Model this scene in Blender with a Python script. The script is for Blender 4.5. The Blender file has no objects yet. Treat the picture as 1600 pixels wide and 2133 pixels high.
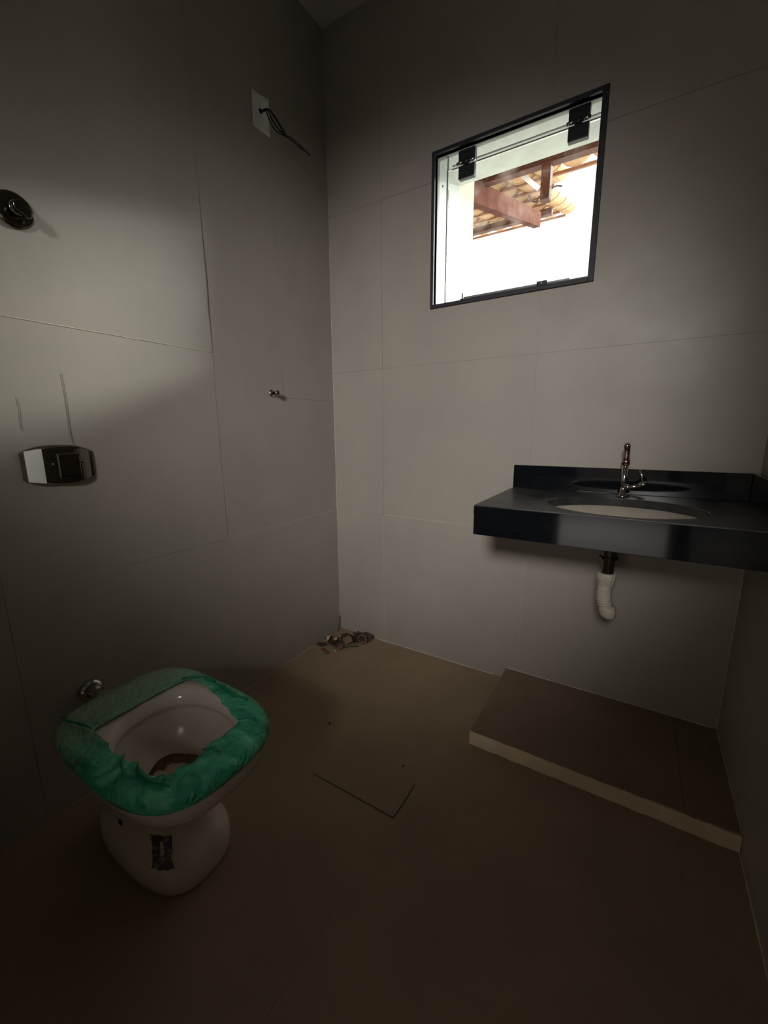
import bpy, bmesh, math, random
from mathutils import Vector, Matrix, noise
random.seed(7)
scn = bpy.context.scene
COL = scn.collection

# ------------------------------------------------------------------ camera
# room axes: x along the window wall, -y towards the viewer, z up; the floor corner is the origin
cam_data = bpy.data.cameras.new('camera'); cam = bpy.data.objects.new('camera', cam_data); COL.objects.link(cam)
F_PX, YAW, PITCH, ROLL = 854.2, 0.5550, -0.1977, -0.0074
cam_data.sensor_fit = 'HORIZONTAL'; cam_data.sensor_width = 36.0
cam_data.lens = 36.0 * F_PX / 1600.0
cam_data.clip_start = 0.02
_cy, _sy, _cp, _sp = math.cos(YAW), math.sin(YAW), math.cos(PITCH), math.sin(PITCH)
_f = Vector((-_sy*_cp, _cy*_cp, _sp)); _r0 = Vector((_cy, _sy, 0)); _u0 = _r0.cross(_f)
_r = math.cos(ROLL)*_r0 + math.sin(ROLL)*_u0; _u = -math.sin(ROLL)*_r0 + math.cos(ROLL)*_u0
mw = Matrix((_r, _u, -_f)).transposed().to_4x4(); mw.translation = Vector((1.381, -1.739, 1.125))
cam.matrix_world = mw
scn.camera = cam

# ------------------------------------------------------------------ world, lamps, exposure
scn.view_settings.view_transform = 'Standard'; scn.view_settings.look = 'None'
scn.view_settings.exposure = 0.0; scn.view_settings.gamma = 1.0
scn.view_settings.use_curve_mapping = False
world = bpy.data.worlds.new('world'); scn.world = world; world.use_nodes = True
bg = world.node_tree.nodes['Background']
bg.inputs[0].default_value = (0.93, 0.97, 1.0, 1); bg.inputs[1].default_value = 1.9

def area(name, loc, rot, sx, sy, power, col, portal=False, spread=None):
    d = bpy.data.lights.new(name, 'AREA'); d.shape = 'RECTANGLE'; d.size = sx; d.size_y = sy
    d.energy = power; d.color = col
    if portal: d.cycles.is_portal = True
    if spread: d.spread = spread
    o = bpy.data.objects.new(name, d); COL.objects.link(o); o.location = loc; o.rotation_euler = rot
    return o
PI = math.pi
# added fill light in the unseen hall behind the camera, brightening its pale floor
area('hall_floor_fill', (0.9, -4.25, 2.80), (0, 0, 0), 0.9, 1.2, 32.0, (1.0, 0.97, 0.95), spread=math.radians(70))
area('hall_low_fill', (1.0, -5.3, 1.2), (PI/2, 0, 0.0), 1.0, 1.0, 4.5, (1.0, 0.90, 0.76))  # added weak fill from the hall for low surfaces facing the doorway
def aim(o, d): o.rotation_euler = Vector(d).to_track_quat('-Z', 'Y').to_euler()
# area light added for the left wall patch, as from bright low sky: slants in over the outer sill
gap = area('sky_strip_fill', (6.6, 7.0, 4.87), (0, 0, 0), 4.6, 0.75, 2300, (1.0, 0.965, 0.88)); aim(gap, (0.862-6.6, 0.1-7.0, 1.93-4.87))
# added spot fill, unseen in the hall, shining through the doorway onto the window wall
pd = bpy.data.lights.new('hall_spot_fill', 'SPOT'); pd.energy = 255; pd.spot_size = math.radians(48); pd.spot_blend = 1.0
pd.shadow_soft_size = 0.22; pd.color = (1.0, 0.97, 0.93)
lamp = bpy.data.objects.new('hall_spot_fill', pd); COL.objects.link(lamp); lamp.location = (1.50, -3.25, 2.03); aim(lamp, (0.46-1.50, 3.25, 1.17-2.03))
area('window_portal', (0.862, 0.235, 1.93), (-PI/2, 0, 0), 0.62, 0.58, 0, (1, 1, 1), portal=True)

# ------------------------------------------------------------------ materials
MAT = {}
def material(name, col, rough=0.5, metal=0.0, col2=None, scale=6.0, bump=0.0, bscale=60.0, spec=0.5,
             alpha_clear=False, sss=0.0, contrast=(0.35, 0.65), detail=5.0, rough2=None):
    m = bpy.data.materials.new(name); m.use_nodes = True
    nt = m.node_tree; b = nt.nodes['Principled BSDF']
    b.inputs['Base Color'].default_value = (*col, 1); b.inputs['Roughness'].default_value = rough
    b.inputs['Metallic'].default_value = metal; b.inputs['Specular IOR Level'].default_value = spec
    tc = nt.nodes.new('ShaderNodeNewGeometry')
    if col2 is not None or rough2 is not None:
        n = nt.nodes.new('ShaderNodeTexNoise'); n.inputs['Scale'].default_value = scale
        n.inputs['Detail'].default_value = detail; n.inputs['Roughness'].default_value = 0.6
        nt.links.new(tc.outputs['Position'], n.inputs['Vector'])
        mr = nt.nodes.new('ShaderNodeMapRange'); mr.inputs[1].default_value = contrast[0]; mr.inputs[2].default_value = contrast[1]
        nt.links.new(n.outputs['Fac'], mr.inputs[0])
        if col2 is not None:
            mx = nt.nodes.new('ShaderNodeMix'); mx.data_type = 'RGBA'
            mx.inputs[6].default_value = (*col, 1); mx.inputs[7].default_value = (*col2, 1)
            nt.links.new(mr.outputs[0], mx.inputs[0]); nt.links.new(mx.outputs[2], b.inputs['Base Color'])
        if rough2 is not None:
            m2 = nt.nodes.new('ShaderNodeMapRange'); m2.inputs[3].default_value = rough; m2.inputs[4].default_value = rough2
            nt.links.new(mr.outputs[0], m2.inputs[0]); nt.links.new(m2.outputs[0], b.inputs['Roughness'])
    if bump:
        n2 = nt.nodes.new('ShaderNodeTexNoise'); n2.inputs['Scale'].default_value = bscale; n2.inputs['Detail'].default_value = 4
        nt.links.new(tc.outputs['Position'], n2.inputs['Vector'])
        bp = nt.nodes.new('ShaderNodeBump'); bp.inputs['Strength'].default_value = bump; bp.inputs['Distance'].default_value = 0.01
        nt.links.new(n2.outputs['Fac'], bp.inputs['Height']); nt.links.new(bp.outputs[0], b.inputs['Normal'])
    if sss: b.inputs['Subsurface Weight'].default_value = sss
    MAT[name] = m
    return m
WALLC = (0.40, 0.365, 0.315)
material('wall_tile', WALLC, 0.40, col2=(0.35, 0.32, 0.28), scale=2.2, bump=0.05, bscale=9, rough2=0.50, spec=0.5)
material('wall_grout', (0.42, 0.385, 0.33), 0.7)
material('grout_light', (0.72, 0.67, 0.56), 0.9, col2=(0.5, 0.45, 0.36), scale=14)
material('plaster_body', (0.35, 0.33, 0.30), 0.9)
material('ceiling_paint', (0.62, 0.59, 0.56), 0.9, col2=(0.56, 0.53, 0.5), scale=3)
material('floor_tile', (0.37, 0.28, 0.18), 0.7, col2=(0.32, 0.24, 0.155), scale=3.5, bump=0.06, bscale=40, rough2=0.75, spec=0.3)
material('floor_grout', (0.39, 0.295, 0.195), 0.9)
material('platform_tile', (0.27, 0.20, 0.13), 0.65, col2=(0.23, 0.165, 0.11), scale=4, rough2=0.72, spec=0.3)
material('riser_stone', (0.84, 0.70, 0.48), 0.8, col2=(0.72, 0.58, 0.38), scale=9, bump=0.15, bscale=50)
material('joint_dark', (0.10, 0.07, 0.045), 0.9)
material('dark_crack', (0.16, 0.13, 0.10), 0.9)
material('granite_polished', (0.005, 0.006, 0.008), 0.07, col2=(0.009, 0.011, 0.014), scale=120, detail=2, contrast=(0.5, 0.75))
material('granite_dusty', (0.060, 0.062, 0.058), 0.42, col2=(0.022, 0.024, 0.026), scale=7, rough2=0.28, bump=0.03)
material('granite_frame', (0.017, 0.017, 0.024), 0.55, col2=(0.03, 0.03, 0.04), scale=90)
material('aluminium_white', (0.62, 0.66, 0.64), 0.35, col2=(0.52, 0.56, 0.55), scale=12)
material('aluminium', (0.5, 0.53, 0.54), 0.28, metal=0.9)
material('rail_metal', (0.12, 0.125, 0.14), 0.35, metal=0.7)
material('hinge_metal', (0.045, 0.05, 0.06), 0.35, metal=0.5, bump=0.05)
material('hinge_pin', (0.6, 0.62, 0.63), 0.25, metal=1.0)
material('chrome', (0.62, 0.60, 0.58), 0.10, metal=1.0)
material('chrome_dark', (0.16, 0.14, 0.125), 0.18, metal=1.0)
material('chrome_copper', (0.46, 0.32, 0.24), 0.22, metal=1.0)
material('wing_reflection', (0.85, 0.85, 0.80), 0.4)  # pale colour stands in for the doorway's reflection in the chrome wing
material('trap_plastic', (0.62, 0.57, 0.48), 0.55, col2=(0.5, 0.45, 0.37), scale=40)
material('plate_paper', (0.86, 0.86, 0.84), 0.65, col2=(0.72, 0.72, 0.70), scale=25, bump=0.1, bscale=50)
material('wire_black', (0.012, 0.012, 0.012), 0.5)
material('shadow_gap', (0.02, 0.018, 0.015), 0.9)
material('ceramic', (0.80, 0.71, 0.62), 0.10, col2=(0.74, 0.65, 0.56), scale=8, rough2=0.22)
material('basin_ceramic', (0.50, 0.45, 0.37), 0.35, col2=(0.42, 0.37, 0.30), scale=9)
material('rust_stain', (0.24, 0.13, 0.05), 0.6, col2=(0.11, 0.06, 0.03), scale=70)
material('sediment', (0.60, 0.50, 0.38), 0.3)
material('sticker', (0.07, 0.06, 0.065), 0.35, col2=(0.30, 0.28, 0.28), scale=45, contrast=(0.52, 0.6))
material('sticker_mark', (0.55, 0.52, 0.5), 0.5)
material('sleeve', (0.42, 0.40, 0.34), 0.5)
material('wood_beam', (0.15, 0.060, 0.045), 0.6, col2=(0.09, 0.038, 0.030), scale=9, bump=0.2)
material('wood_beam_matt', (0.155, 0.066, 0.050), 0.95, col2=(0.10, 0.042, 0.033), scale=9, bump=0.2, spec=0.05)  # same wood for the rafters, sheen cut so direct light pales them less
material('wood_batten', (0.40, 0.19, 0.10), 0.6, col2=(0.28, 0.12, 0.06), scale=12)
material('roof_clay', (0.50, 0.27, 0.12), 0.8, col2=(0.55, 0.38, 0.21), scale=7)
material('outside_render', (0.80, 0.78, 0.68), 0.9, col2=(0.72, 0.70, 0.6), scale=4)
material('ground_outside', (0.62, 0.57, 0.48), 0.9)
material('hall_paint', (0.28, 0.26, 0.23), 0.8)
material('hall_floor', (0.66, 0.64, 0.60), 0.5)
material('pipe_white', (0.85, 0.85, 0.82), 0.5)
material('leaf_brown', (0.13, 0.065, 0.04), 0.8, col2=(0.06, 0.03, 0.02), scale=60)
material('leaf_tan', (0.26, 0.18, 0.12), 0.8, col2=(0.16, 0.1, 0.07), scale=60)
material('leaf_dark', (0.06, 0.045, 0.035), 0.8)
material('rope_brown', (0.20, 0.12, 0.085), 0.9)
material('paper_scrap', (0.60, 0.54, 0.48), 0.7)
material('chip_yellow', (0.50, 0.42, 0.20), 0.7)
material('scrap_red', (0.25, 0.04, 0.03), 0.7)
material('pebble', (0.03, 0.025, 0.02), 0.8)

# bin film: translucent green plastic, paler and dustier towards the back
def film_material():
    m = bpy.data.materials.new('green_film'); m.use_nodes = True; nt = m.node_tree; b = nt.nodes['Principled BSDF']
    g = nt.nodes.new('ShaderNodeNewGeometry')
    sx = nt.nodes.new('ShaderNodeSeparateXYZ'); nt.links.new(g.outputs['Position'], sx.inputs[0])
    mr = nt.nodes.new('ShaderNodeMapRange'); mr.inputs[1].default_value = 0.22; mr.inputs[2].default_value = 0.42
    nt.links.new(sx.outputs[0], mr.inputs[0])
    n = nt.nodes.new('ShaderNodeTexNoise'); n.inputs['Scale'].default_value = 11; n.inputs['Detail'].default_value = 3; n.inputs['Distortion'].default_value = 1.6
    nt.links.new(g.outputs['Position'], n.inputs['Vector'])
    cr = nt.nodes.new('ShaderNodeValToRGB')
    e = cr.color_ramp.elements
    e[0].position = 0.30; e[0].color = (0.004, 0.26, 0.15, 1); e[1].position = 0.72; e[1].color = (0.20, 0.78, 0.50, 1)
    k = e.new(0.5); k.color = (0.06, 0.52, 0.31, 1)
    nt.links.new(n.outputs['Fac'], cr.inputs[0])
    pale = nt.nodes.new('ShaderNodeMix'); pale.data_type = 'RGBA'; pale.inputs[6].default_value = (0.32, 0.46, 0.33, 1)
    nt.links.new(cr.outputs[0], pale.inputs[7]); nt.links.new(mr.outputs[0], pale.inputs[0])
    nt.links.new(pale.outputs[2], b.inputs['Base Color'])
    b.inputs['Roughness'].default_value = 0.2; b.inputs['Specular IOR Level'].default_value = 0.5
    n2 = nt.nodes.new('ShaderNodeTexNoise'); n2.inputs['Scale'].default_value = 28; n2.inputs['Distortion'].default_value = 2.5; n2.inputs['Detail'].default_value = 3
    nt.links.new(g.outputs['Position'], n2.inputs['Vector'])
    bp = nt.nodes.new('ShaderNodeBump'); bp.inputs['Strength'].default_value = 0.8; bp.inputs['Distance'].default_value = 0.015
    nt.links.new(n2.outputs['Fac'], bp.inputs['Height']); nt.links.new(bp.outputs[0], b.inputs['Normal'])
    MAT['green_film'] = m
film_material()
def fold_material():
    m = material('film_fold', (0.002, 0.20, 0.115), 0.3, col2=(0.01, 0.28, 0.16), scale=30, bump=0.3, bscale=60)
fold_material()
def glass_material():
    m = bpy.data.materials.new('window_glass'); m.use_nodes = True; nt = m.node_tree
    for x in list(nt.nodes): nt.nodes.remove(x)
    out = nt.nodes.new('ShaderNodeOutputMaterial'); mix = nt.nodes.new('ShaderNodeMixShader')
    tr = nt.nodes.new('ShaderNodeBsdfTransparent'); tr.inputs[0].default_value = (0.95, 0.98, 0.97, 1)
    gl = nt.nodes.new('ShaderNodeBsdfGlossy'); gl.inputs['Roughness'].default_value = 0.02
    fr = nt.nodes.new('ShaderNodeFresnel'); fr.inputs[0].default_value = 1.45
    nt.links.new(fr.outputs[0], mix.inputs[0]); nt.links.new(tr.outputs[0], mix.inputs[1]); nt.links.new(gl.outputs[0], mix.inputs[2])
    # thin film of dust smears on the pane
    g = nt.nodes.new('ShaderNodeNewGeometry'); n = nt.nodes.new('ShaderNodeTexNoise'); n.inputs['Scale'].default_value = 16; n.inputs['Detail'].default_value = 6
    nt.links.new(g.outputs['Position'], n.inputs['Vector'])
    mr = nt.nodes.new('ShaderNodeMapRange'); mr.inputs[1].default_value = 0.48; mr.inputs[2].default_value = 0.8; mr.inputs[4].default_value = 0.16
    nt.links.new(n.outputs['Fac'], mr.inputs[0])
    df = nt.nodes.new('ShaderNodeBsdfTranslucent'); df.inputs[0].default_value = (0.6, 0.55, 0.5, 1)
    m2 = nt.nodes.new('ShaderNodeMixShader'); nt.links.new(mr.outputs[0], m2.inputs[0])
    nt.links.new(mix.outputs[0], m2.inputs[1]); nt.links.new(df.outputs[0], m2.inputs[2]); nt.links.new(m2.outputs[0], out.inputs[0])
    MAT['window_glass'] = m
glass_material()

# ------------------------------------------------------------------ helpers
def add_box(bm, lo, hi):
    vs = [bm.verts.new((x, y, z)) for x in (lo[0], hi[0]) for y in (lo[1], hi[1]) for z in (lo[2], hi[2])]
    for f in ((0,1,3,2), (4,6,7,5), (0,4,5,1), (2,3,7,6), (0,2,6,4), (1,5,7,3)):
        bm.faces.new([vs[i] for i in f])
    return vs
def link(name, bm, mat, parent=None, smooth=False, bevel=0.0, kind=None, seg=2, origin=True):
    bmesh.ops.recalc_face_normals(bm, faces=bm.faces)
    me = bpy.data.meshes.new(name); 
    if smooth:
        for f in bm.faces: f.smooth = True
    bm.to_mesh(me); bm.free()
    me.materials.append(MAT[mat] if isinstance(mat, str) else mat)
    o = bpy.data.objects.new(name, me); COL.objects.link(o)
    if parent:
        o.parent = parent
        o.matrix_parent_inverse = Matrix.Translation(-world_loc(parent))
    if bevel:
        md = o.modifiers.new('bevel', 'BEVEL'); md.width = bevel; md.segments = seg; md.limit_method = 'ANGLE'
    if kind: o['kind'] = kind
    return o
def world_loc(o):
    v = Vector(o.location); p = o.parent
    while p:
        v = v + world_loc(p) - world_loc(p) if False else v
        break
    return v if not o.parent else Vector((0,0,0)) + (Vector(o.location) + (world_loc(o.parent) - world_loc(o.parent)))
def box(name, lo, hi, mat, parent=None, bevel=0.0, kind=None):
    bm = bmesh.new(); add_box(bm, lo, hi)
    return link(name, bm, mat, parent, bevel=bevel, kind=kind)
def empty(name, loc=(0, 0, 0)):
    o = bpy.data.objects.new(name, None); COL.objects.link(o); o.location = loc; o.empty_display_size = 0.05
    return o
def tag(o, label, cat, group=None):
    o['label'] = label; o['category'] = cat
    if group: o['group'] = group
    return o
def structure(o):
    o['kind'] = 'structure'; return o
def frame_at(t):
    t = t.normalized(); a = Vector((0, 0, 1)) if abs(t.z) < 0.9 else Vector((1, 0, 0))
    n = t.cross(a).normalized(); return n, t.cross(n).normalized()
def add_tube(bm, pts, rad, seg=12, caps=True):
    pts = [Vector(p) for p in pts]; rings = []
    n = None
    for i, p in enumerate(pts):
        t = (pts[min(i+1, len(pts)-1)] - pts[max(i-1, 0)]).normalized()
        if n is None: n, b = frame_at(t)
        else:
            n = (n - t*n.dot(t)).normalized(); b = t.cross(n)
        r = rad[i] if isinstance(rad, (list, tuple)) else rad
        rings.append([bm.verts.new(p + (n*math.cos(2*PI*k/seg) + b*math.sin(2*PI*k/seg))*r) for k in range(seg)])
    for a, c in zip(rings, rings[1:]):
        for k in range(seg): bm.faces.new((a[k], a[(k+1) % seg], c[(k+1) % seg], c[k]))
    if caps:
        bm.faces.new(rings[0][::-1]); bm.faces.new(rings[-1])
def tube(name, pts, rad, mat, parent=None, seg=14, smooth=True):
    bm = bmesh.new(); add_tube(bm, pts, rad, seg)
    return link(name, bm, mat, parent, smooth=smooth)
def spline(pts, n=8):
    P = [Vector(p) for p in pts]; P = [P[0]*2-P[1]] + P + [P[-1]*2-P[-2]]; out = []
    for i in range(1, len(P)-2):
        for k in range(n):
            t = k/n
            out.append(0.5*((2*P[i]) + (P[i+1]-P[i-1])*t + (2*P[i-1]-5*P[i]+4*P[i+1]-P[i+2])*t*t + (-P[i-1]+3*P[i]-3*P[i+1]+P[i+2])*t**3))
    out.append(P[-2]); return out
def loft(bm, rings, cap0=False, cap1=False, closed=True):
    R = [[bm.verts.new(v) for v in r] for r in rings]; n = len(R[0])
    for a, c in zip(R, R[1:]):
        for k in range(n if closed else n-1): bm.faces.new((a[k], a[(k+1) % n], c[(k+1) % n], c[k]))
    if cap0: bm.faces.new(R[0][::-1])
    if cap1: bm.faces.new(R[-1])
    return R

# ------------------------------------------------------------------ room shell
W, H, YR, TH = 1.716, 2.867, -2.75, 0.24
G = 0.0005                                            # half joint
# a tile is one piece; rects are (u0,u1,v0,v1); hole is cut out of the rects
def tile(parent, rects, place, mat='wall_tile', thick=0.008, tilt=(0, 0, 0), name='tile'):
    bm = bmesh.new()
    U0 = min(r[0] for r in rects); V0 = min(r[2] for r in rects)
    us = sorted({u for r in rects for u in r[:2]}); vs = sorted({v for r in rects for v in r[2:]})
    inside = lambda u, v: any(r[0] < u < r[1] and r[2] < v < r[3] for r in rects)
    cell = {(i, j) for i in range(len(us)-1) for j in range(len(vs)-1) if inside((us[i]+us[i+1])/2, (vs[j]+vs[j+1])/2)}
    cache = {}
    def vert(i, j, d):
        if (i, j, d) not in cache:
            u, v = us[i], vs[j]
            dd = d*thick if d else -(tilt[0] + tilt[1]*(u-U0) + tilt[2]*(v-V0))
            cache[(i, j, d)] = bm.verts.new(place(u, v, dd))
        return cache[(i, j, d)]
    for (i, j) in cell:
        q = [(i, j), (i+1, j), (i+1, j+1), (i, j+1)]
        bm.faces.new([vert(a, b, 0) for a, b in q])
        bm.faces.new([vert(a, b, 1) for a, b in q[::-1]])
        for (a, b), (c, d), nb in ((q[0], q[1], (i, j-1)), (q[1], q[2], (i+1, j)), (q[2], q[3], (i, j+1)), (q[3], q[0], (i-1, j))):
            if nb not in cell:
                bm.faces.new([vert(a, b, 0), vert(a, b, 1), vert(c, d, 1), vert(c, d, 0)])
    return link(name, bm, mat, parent)
def cut(u0, u1, v0, v1, hole=None):
    u0 += G; u1 -= G; v0 += G; v1 -= G
    if hole is None or hole[0] >= u1 or hole[1] <= u0 or hole[2] >= v1 or hole[3] <= v0: return [(u0, u1, v0, v1)]
    a, b, c, d = hole; r = []
    if u0 < a: r.append((u0, a, v0, v1))
    if b < u1: r.append((b, u1, v0, v1))
    if v0 < c: r.append((max(u0, a), min(u1, b), v0, c))
    if d < v1: r.append((max(u0, a), min(u1, b), d, v1))
    return r
WX0, WX1, WZ0, WZ1 = 0.562, 1.163, 1.650, 2.210        # clear opening

# back (window) wall : body with an opening
bm = bmesh.new(); D = 0.0012 + 0.0
for lo, hi in (((0, 0.0014, 0), (WX0, TH, H)), ((WX1, 0.0016, 0), (W, TH, H)), ((WX0, 0.0016, 0), (WX1, TH, WZ0)), ((WX0, 0.0016, WZ1), (WX1, TH, H))):
    add_box(bm, lo, hi)
wall_back = structure(link('wall_back', bm, 'wall_grout'))
rows = [0, 0.700, 1.410, 2.120, 2.830, H]
place_b = lambda u, v, d: (u, d, v)
cols = [0, 0.300, 1.005, W]
hole = (WX0-0.004, WX1+0.004, WZ0-0.004, WZ1+0.004)
for i in range(3):
    for j in range(5):
        pl = lambda u, v, d: (u, d if d > 0 else d, v)
        t = (0.0004*((i*3+j*5) % 4), 0.0008*((i+j) % 3-1), 0.0008*((i*2+j) % 3-1))
        tile(wall_back, cut(cols[i], cols[i+1], rows[j], rows[j+1], hole), lambda u, v, d: (u, d*0.2 if d > 0 else d, v), tilt=t, thick=0.007)
# left wall
wall_left = structure(box('wall_left', (-0.15, YR, 0), (-0.0016, TH, H), 'wall_grout'))
pl_l = lambda u, v, d: (-(d*0.2) if d > 0 else -d, -u, v)
L = [  # u = distance from the corner
    ([(0, .71, 0, .70)], (0.0003, 0.001, 0.001)),
    ([(0, .71, .70, 1.27), (.36, .71, 1.27, 2.12)], (0.0002, 0.0006, 0.0015)),
    ([(0, .36, 1.27, 2.12)], (0.0006, -0.0008, 0.001)),
    ([(0, .71, 2.12, 2.83)], (0.0003, 0.0005, 0)), ([(0, .71, 2.83, H)], (0.0003, 0, 0)),
    ([(.71, 1.405, 0, .70)], (0.0005, -0.001, 0.001)), ([(.71, 1.405, .70, 1.41)], (0.0022, -0.002, 0.0004)),
    ([(.71, 1.405, 1.41, 2.12)], (0.0036, -0.0036, -0.0006)), ([(.71, 1.405, 2.12, 2.83)], (0.0012, -0.001, 0)),
    ([(.71, 1.405, 2.83, H)], (0.0003, 0, 0)),
    ([(1.405, 2.11, 0, .70)], (0.0003, 0, 0)), ([(1.405, 2.11, .70, 1.41)], (0.0005, 0, 0)), ([(1.405, 2.11, 1.41, 2.12)], (0.0004, 0, 0)),
    ([(1.405, 2.11, 2.12, 2.83)], (0.0003, 0, 0)), ([(1.405, 2.11, 2.83, H)], (0.0003, 0, 0)),
    ([(2.11, -YR, 0, .70)], (0, 0, 0)), ([(2.11, -YR, .70, 1.41)], (0, 0, 0)), ([(2.11, -YR, 1.41, 2.12)], (0, 0, 0)), ([(2.11, -YR, 2.12, 2.83)], (0, 0, 0)), ([(2.11, -YR, 2.83, H)], (0, 0, 0)),
]
for rc, tl in L:
    if len(rc) == 1: r = cut(*rc[0])
    else: r = [(G, .71-G, .70+G, 1.27-G), (.36+G, .71-G, 1.27-G, 2.12-G)]
    tile(wall_left, r, pl_l, tilt=tl, thick=0.007)
# thin dark chase cuts above the flush plate
for (y, z0, z1, w) in ((-1.198, 1.092, 1.283, 0.0007), (-1.305, 1.13, 1.215, 0.0005)):
    bm = bmesh.new(); n = 9
    pts = [(0.0032 if y > -1.3 else 0.0028, y - 0.003*math.sin(k*0.9)*0.3, z0 + (z1-z0)*k/(n-1)) for k in range(n)]
    add_tube(bm, pts, [w*(1-0.5*abs(k/(n-1)-0.3)) for k in range(n)], 5)
    link('crack', bm, 'dark_crack', wall_left)
bm = bmesh.new(); q = spline([(0.0026, -0.7105, 1.96), (0.0030, -0.711, 1.80), (0.0032, -0.7095, 1.66), (0.0030, -0.7115, 1.55), (0.0026, -0.709, 1.47), (0.0022, -0.7095, 1.42)], 8)
add_tube(bm, q, [0.0010 + 0.0022*math.sin(PI*k/(len(q)-1))**3*(0.6+0.6*abs(noise.noise(p*30))) for k, p in enumerate(q)], 5); link('crack', bm, 'dark_crack', wall_left)
# right wall
wall_right = structure(box('wall_right', (W+0.0016, YR, 0), (W+0.15, TH, H), 'wall_grout'))
pl_r = lambda u, v, d: (W + (d*0.2 if d > 0 else d), -u, v)
for a, b in ((0, .62), (.62, 1.33), (1.33, 2.04), (2.04, -YR)):
    for j in range(5): tile(wall_right, cut(a, b, rows[j], rows[j+1]), pl_r, thick=0.007)
# rear wall with the doorway behind the camera
DX0, DX1, DZ = 0.86, 1.62, 2.10
bm = bmesh.new()
for lo, hi in (((-0.15, YR-0.15, 0), (DX0, YR-0.0016, H)), ((DX1, YR-0.15, 0), (W+0.15, YR-0.0016, H)), ((DX0, YR-0.15, DZ), (DX1, YR-0.0016, H))): add_box(bm, lo, hi)
wall_rear = structure(link('wall_rear', bm, 'wall_grout'))
for a, b in ((0, .71), (.71, W)):
    for j in range(5):
        tile(wall_rear, cut(a, b, rows[j], rows[j+1], (DX0, DX1, 0, DZ)), lambda u, v, d: (u, YR - (d*0.2 if d > 0 else d), v), thick=0.007)
door = structure(empty('door_1', (DX0, YR, 0)))
box('door_frame', (DX0-0.05, YR-0.16, 0), (DX0, YR+0.012, DZ+0.05), 'hall_paint', door, bevel=0.003)
box('door_frame', (DX1, YR-0.16, 0), (DX1+0.05, YR+0.012, DZ+0.05), 'hall_paint', door, bevel=0.003)
box('door_frame', (DX0, YR-0.16, DZ), (DX1, YR+0.012, DZ+0.05), 'hall_paint', door, bevel=0.003)
# hall beyond the doorway
structure(box('floor_hall', (-0.9, -5.6, -0.1), (3.2, YR-0.15, 0), 'hall_floor'))  # floor slab of the hall
bm = bmesh.new()
for lo, hi in (((-0.9, -5.6, H), (3.2, YR-0.15, H+0.1)), ((-1.0, -5.6, 0), (-0.9, YR-0.15, H)), ((3.2, -5.6, 0), (3.3, YR-0.15, H)), ((-0.9, -5.7, 0), (3.2, -5.6, H)),
               ((-0.9, YR-0.16, 0), (-0.15, YR-0.1, H)), ((W+0.15, YR-0.16, 0), (3.2, YR-0.1, H))): add_box(bm, lo, hi)
structure(link('wall_hall', bm, 'hall_paint'))
structure(box('ceiling', (-0.15, YR-0.15, H), (W+0.15, TH, H+0.12), 'ceiling_paint'))

# floor : slab, tiles, raised platform under the counter
floor = structure(box('floor', (-0.15, YR-0.15, -0.12), (W+0.15, TH, -0.0003), 'floor_grout'))
PX, PD, PH = 0.957, 0.463, 0.053
fx = [0, 0.155, 0.866, 1.577, W]; fy = [0, 0.16, 0.870, 1.580, 2.29, -YR]
for i in range(4):
    for j in range(5):
        r = cut(fx[i], fx[i+1], fy[j], fy[j+1], (PX, W, -0.1, PD))
        r = [q for q in r if q[1]-q[0] > 0.004 and q[3]-q[2] > 0.004]
        if not r: continue
        lower = (i == 1 and j == 1)
        t = (0.0004*((i+j) % 2), 0.0004*((i*j) % 3), 0)
        if lower: t = (0.0, 0.0, 0.0)
        tile(floor, r, lambda u, v, d: (u, -v, -d if d > 0 else -d*0.5), mat='floor_tile', thick=0.0002, tilt=t)
# dust-free joint at one tile corner, its shade laid in as dark strips
for pts in ([(0.56, -0.8705, 0.0004), (0.66, -0.8705, 0.0008), (0.77, -0.870, 0.0010), (0.866, -0.870, 0.0010)], [(0.866, -0.870, 0.0010), (0.868, -0.81, 0.0008), (0.866, -0.735, 0.0004)]):
    bm = bmesh.new(); q = spline(pts, 5); add_tube(bm, q, [0.0009 + 0.0012*(p.x+(-p.y))/1.736*(0.7+0.5*abs(noise.noise(p*40))) for p in q], 5); link('shaded_joint', bm, 'joint_dark', floor)
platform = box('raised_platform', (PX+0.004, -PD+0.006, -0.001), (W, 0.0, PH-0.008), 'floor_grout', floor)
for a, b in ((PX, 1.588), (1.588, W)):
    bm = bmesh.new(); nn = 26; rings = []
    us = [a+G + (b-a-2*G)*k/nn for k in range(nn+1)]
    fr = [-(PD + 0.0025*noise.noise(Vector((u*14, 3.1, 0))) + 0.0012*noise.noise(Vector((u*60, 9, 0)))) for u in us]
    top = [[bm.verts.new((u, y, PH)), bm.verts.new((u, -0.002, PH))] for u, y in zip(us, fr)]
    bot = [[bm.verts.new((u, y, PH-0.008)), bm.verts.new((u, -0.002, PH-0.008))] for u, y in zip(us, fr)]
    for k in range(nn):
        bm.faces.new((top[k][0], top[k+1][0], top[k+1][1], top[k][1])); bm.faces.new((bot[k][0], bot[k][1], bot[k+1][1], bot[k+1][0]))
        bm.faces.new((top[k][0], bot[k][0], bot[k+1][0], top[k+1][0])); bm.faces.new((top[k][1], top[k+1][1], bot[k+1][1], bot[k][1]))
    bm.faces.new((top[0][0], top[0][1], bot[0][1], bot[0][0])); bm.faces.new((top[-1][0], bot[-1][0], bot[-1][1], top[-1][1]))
    link('platform_tile', bm, 'platform_tile', platform)
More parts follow.
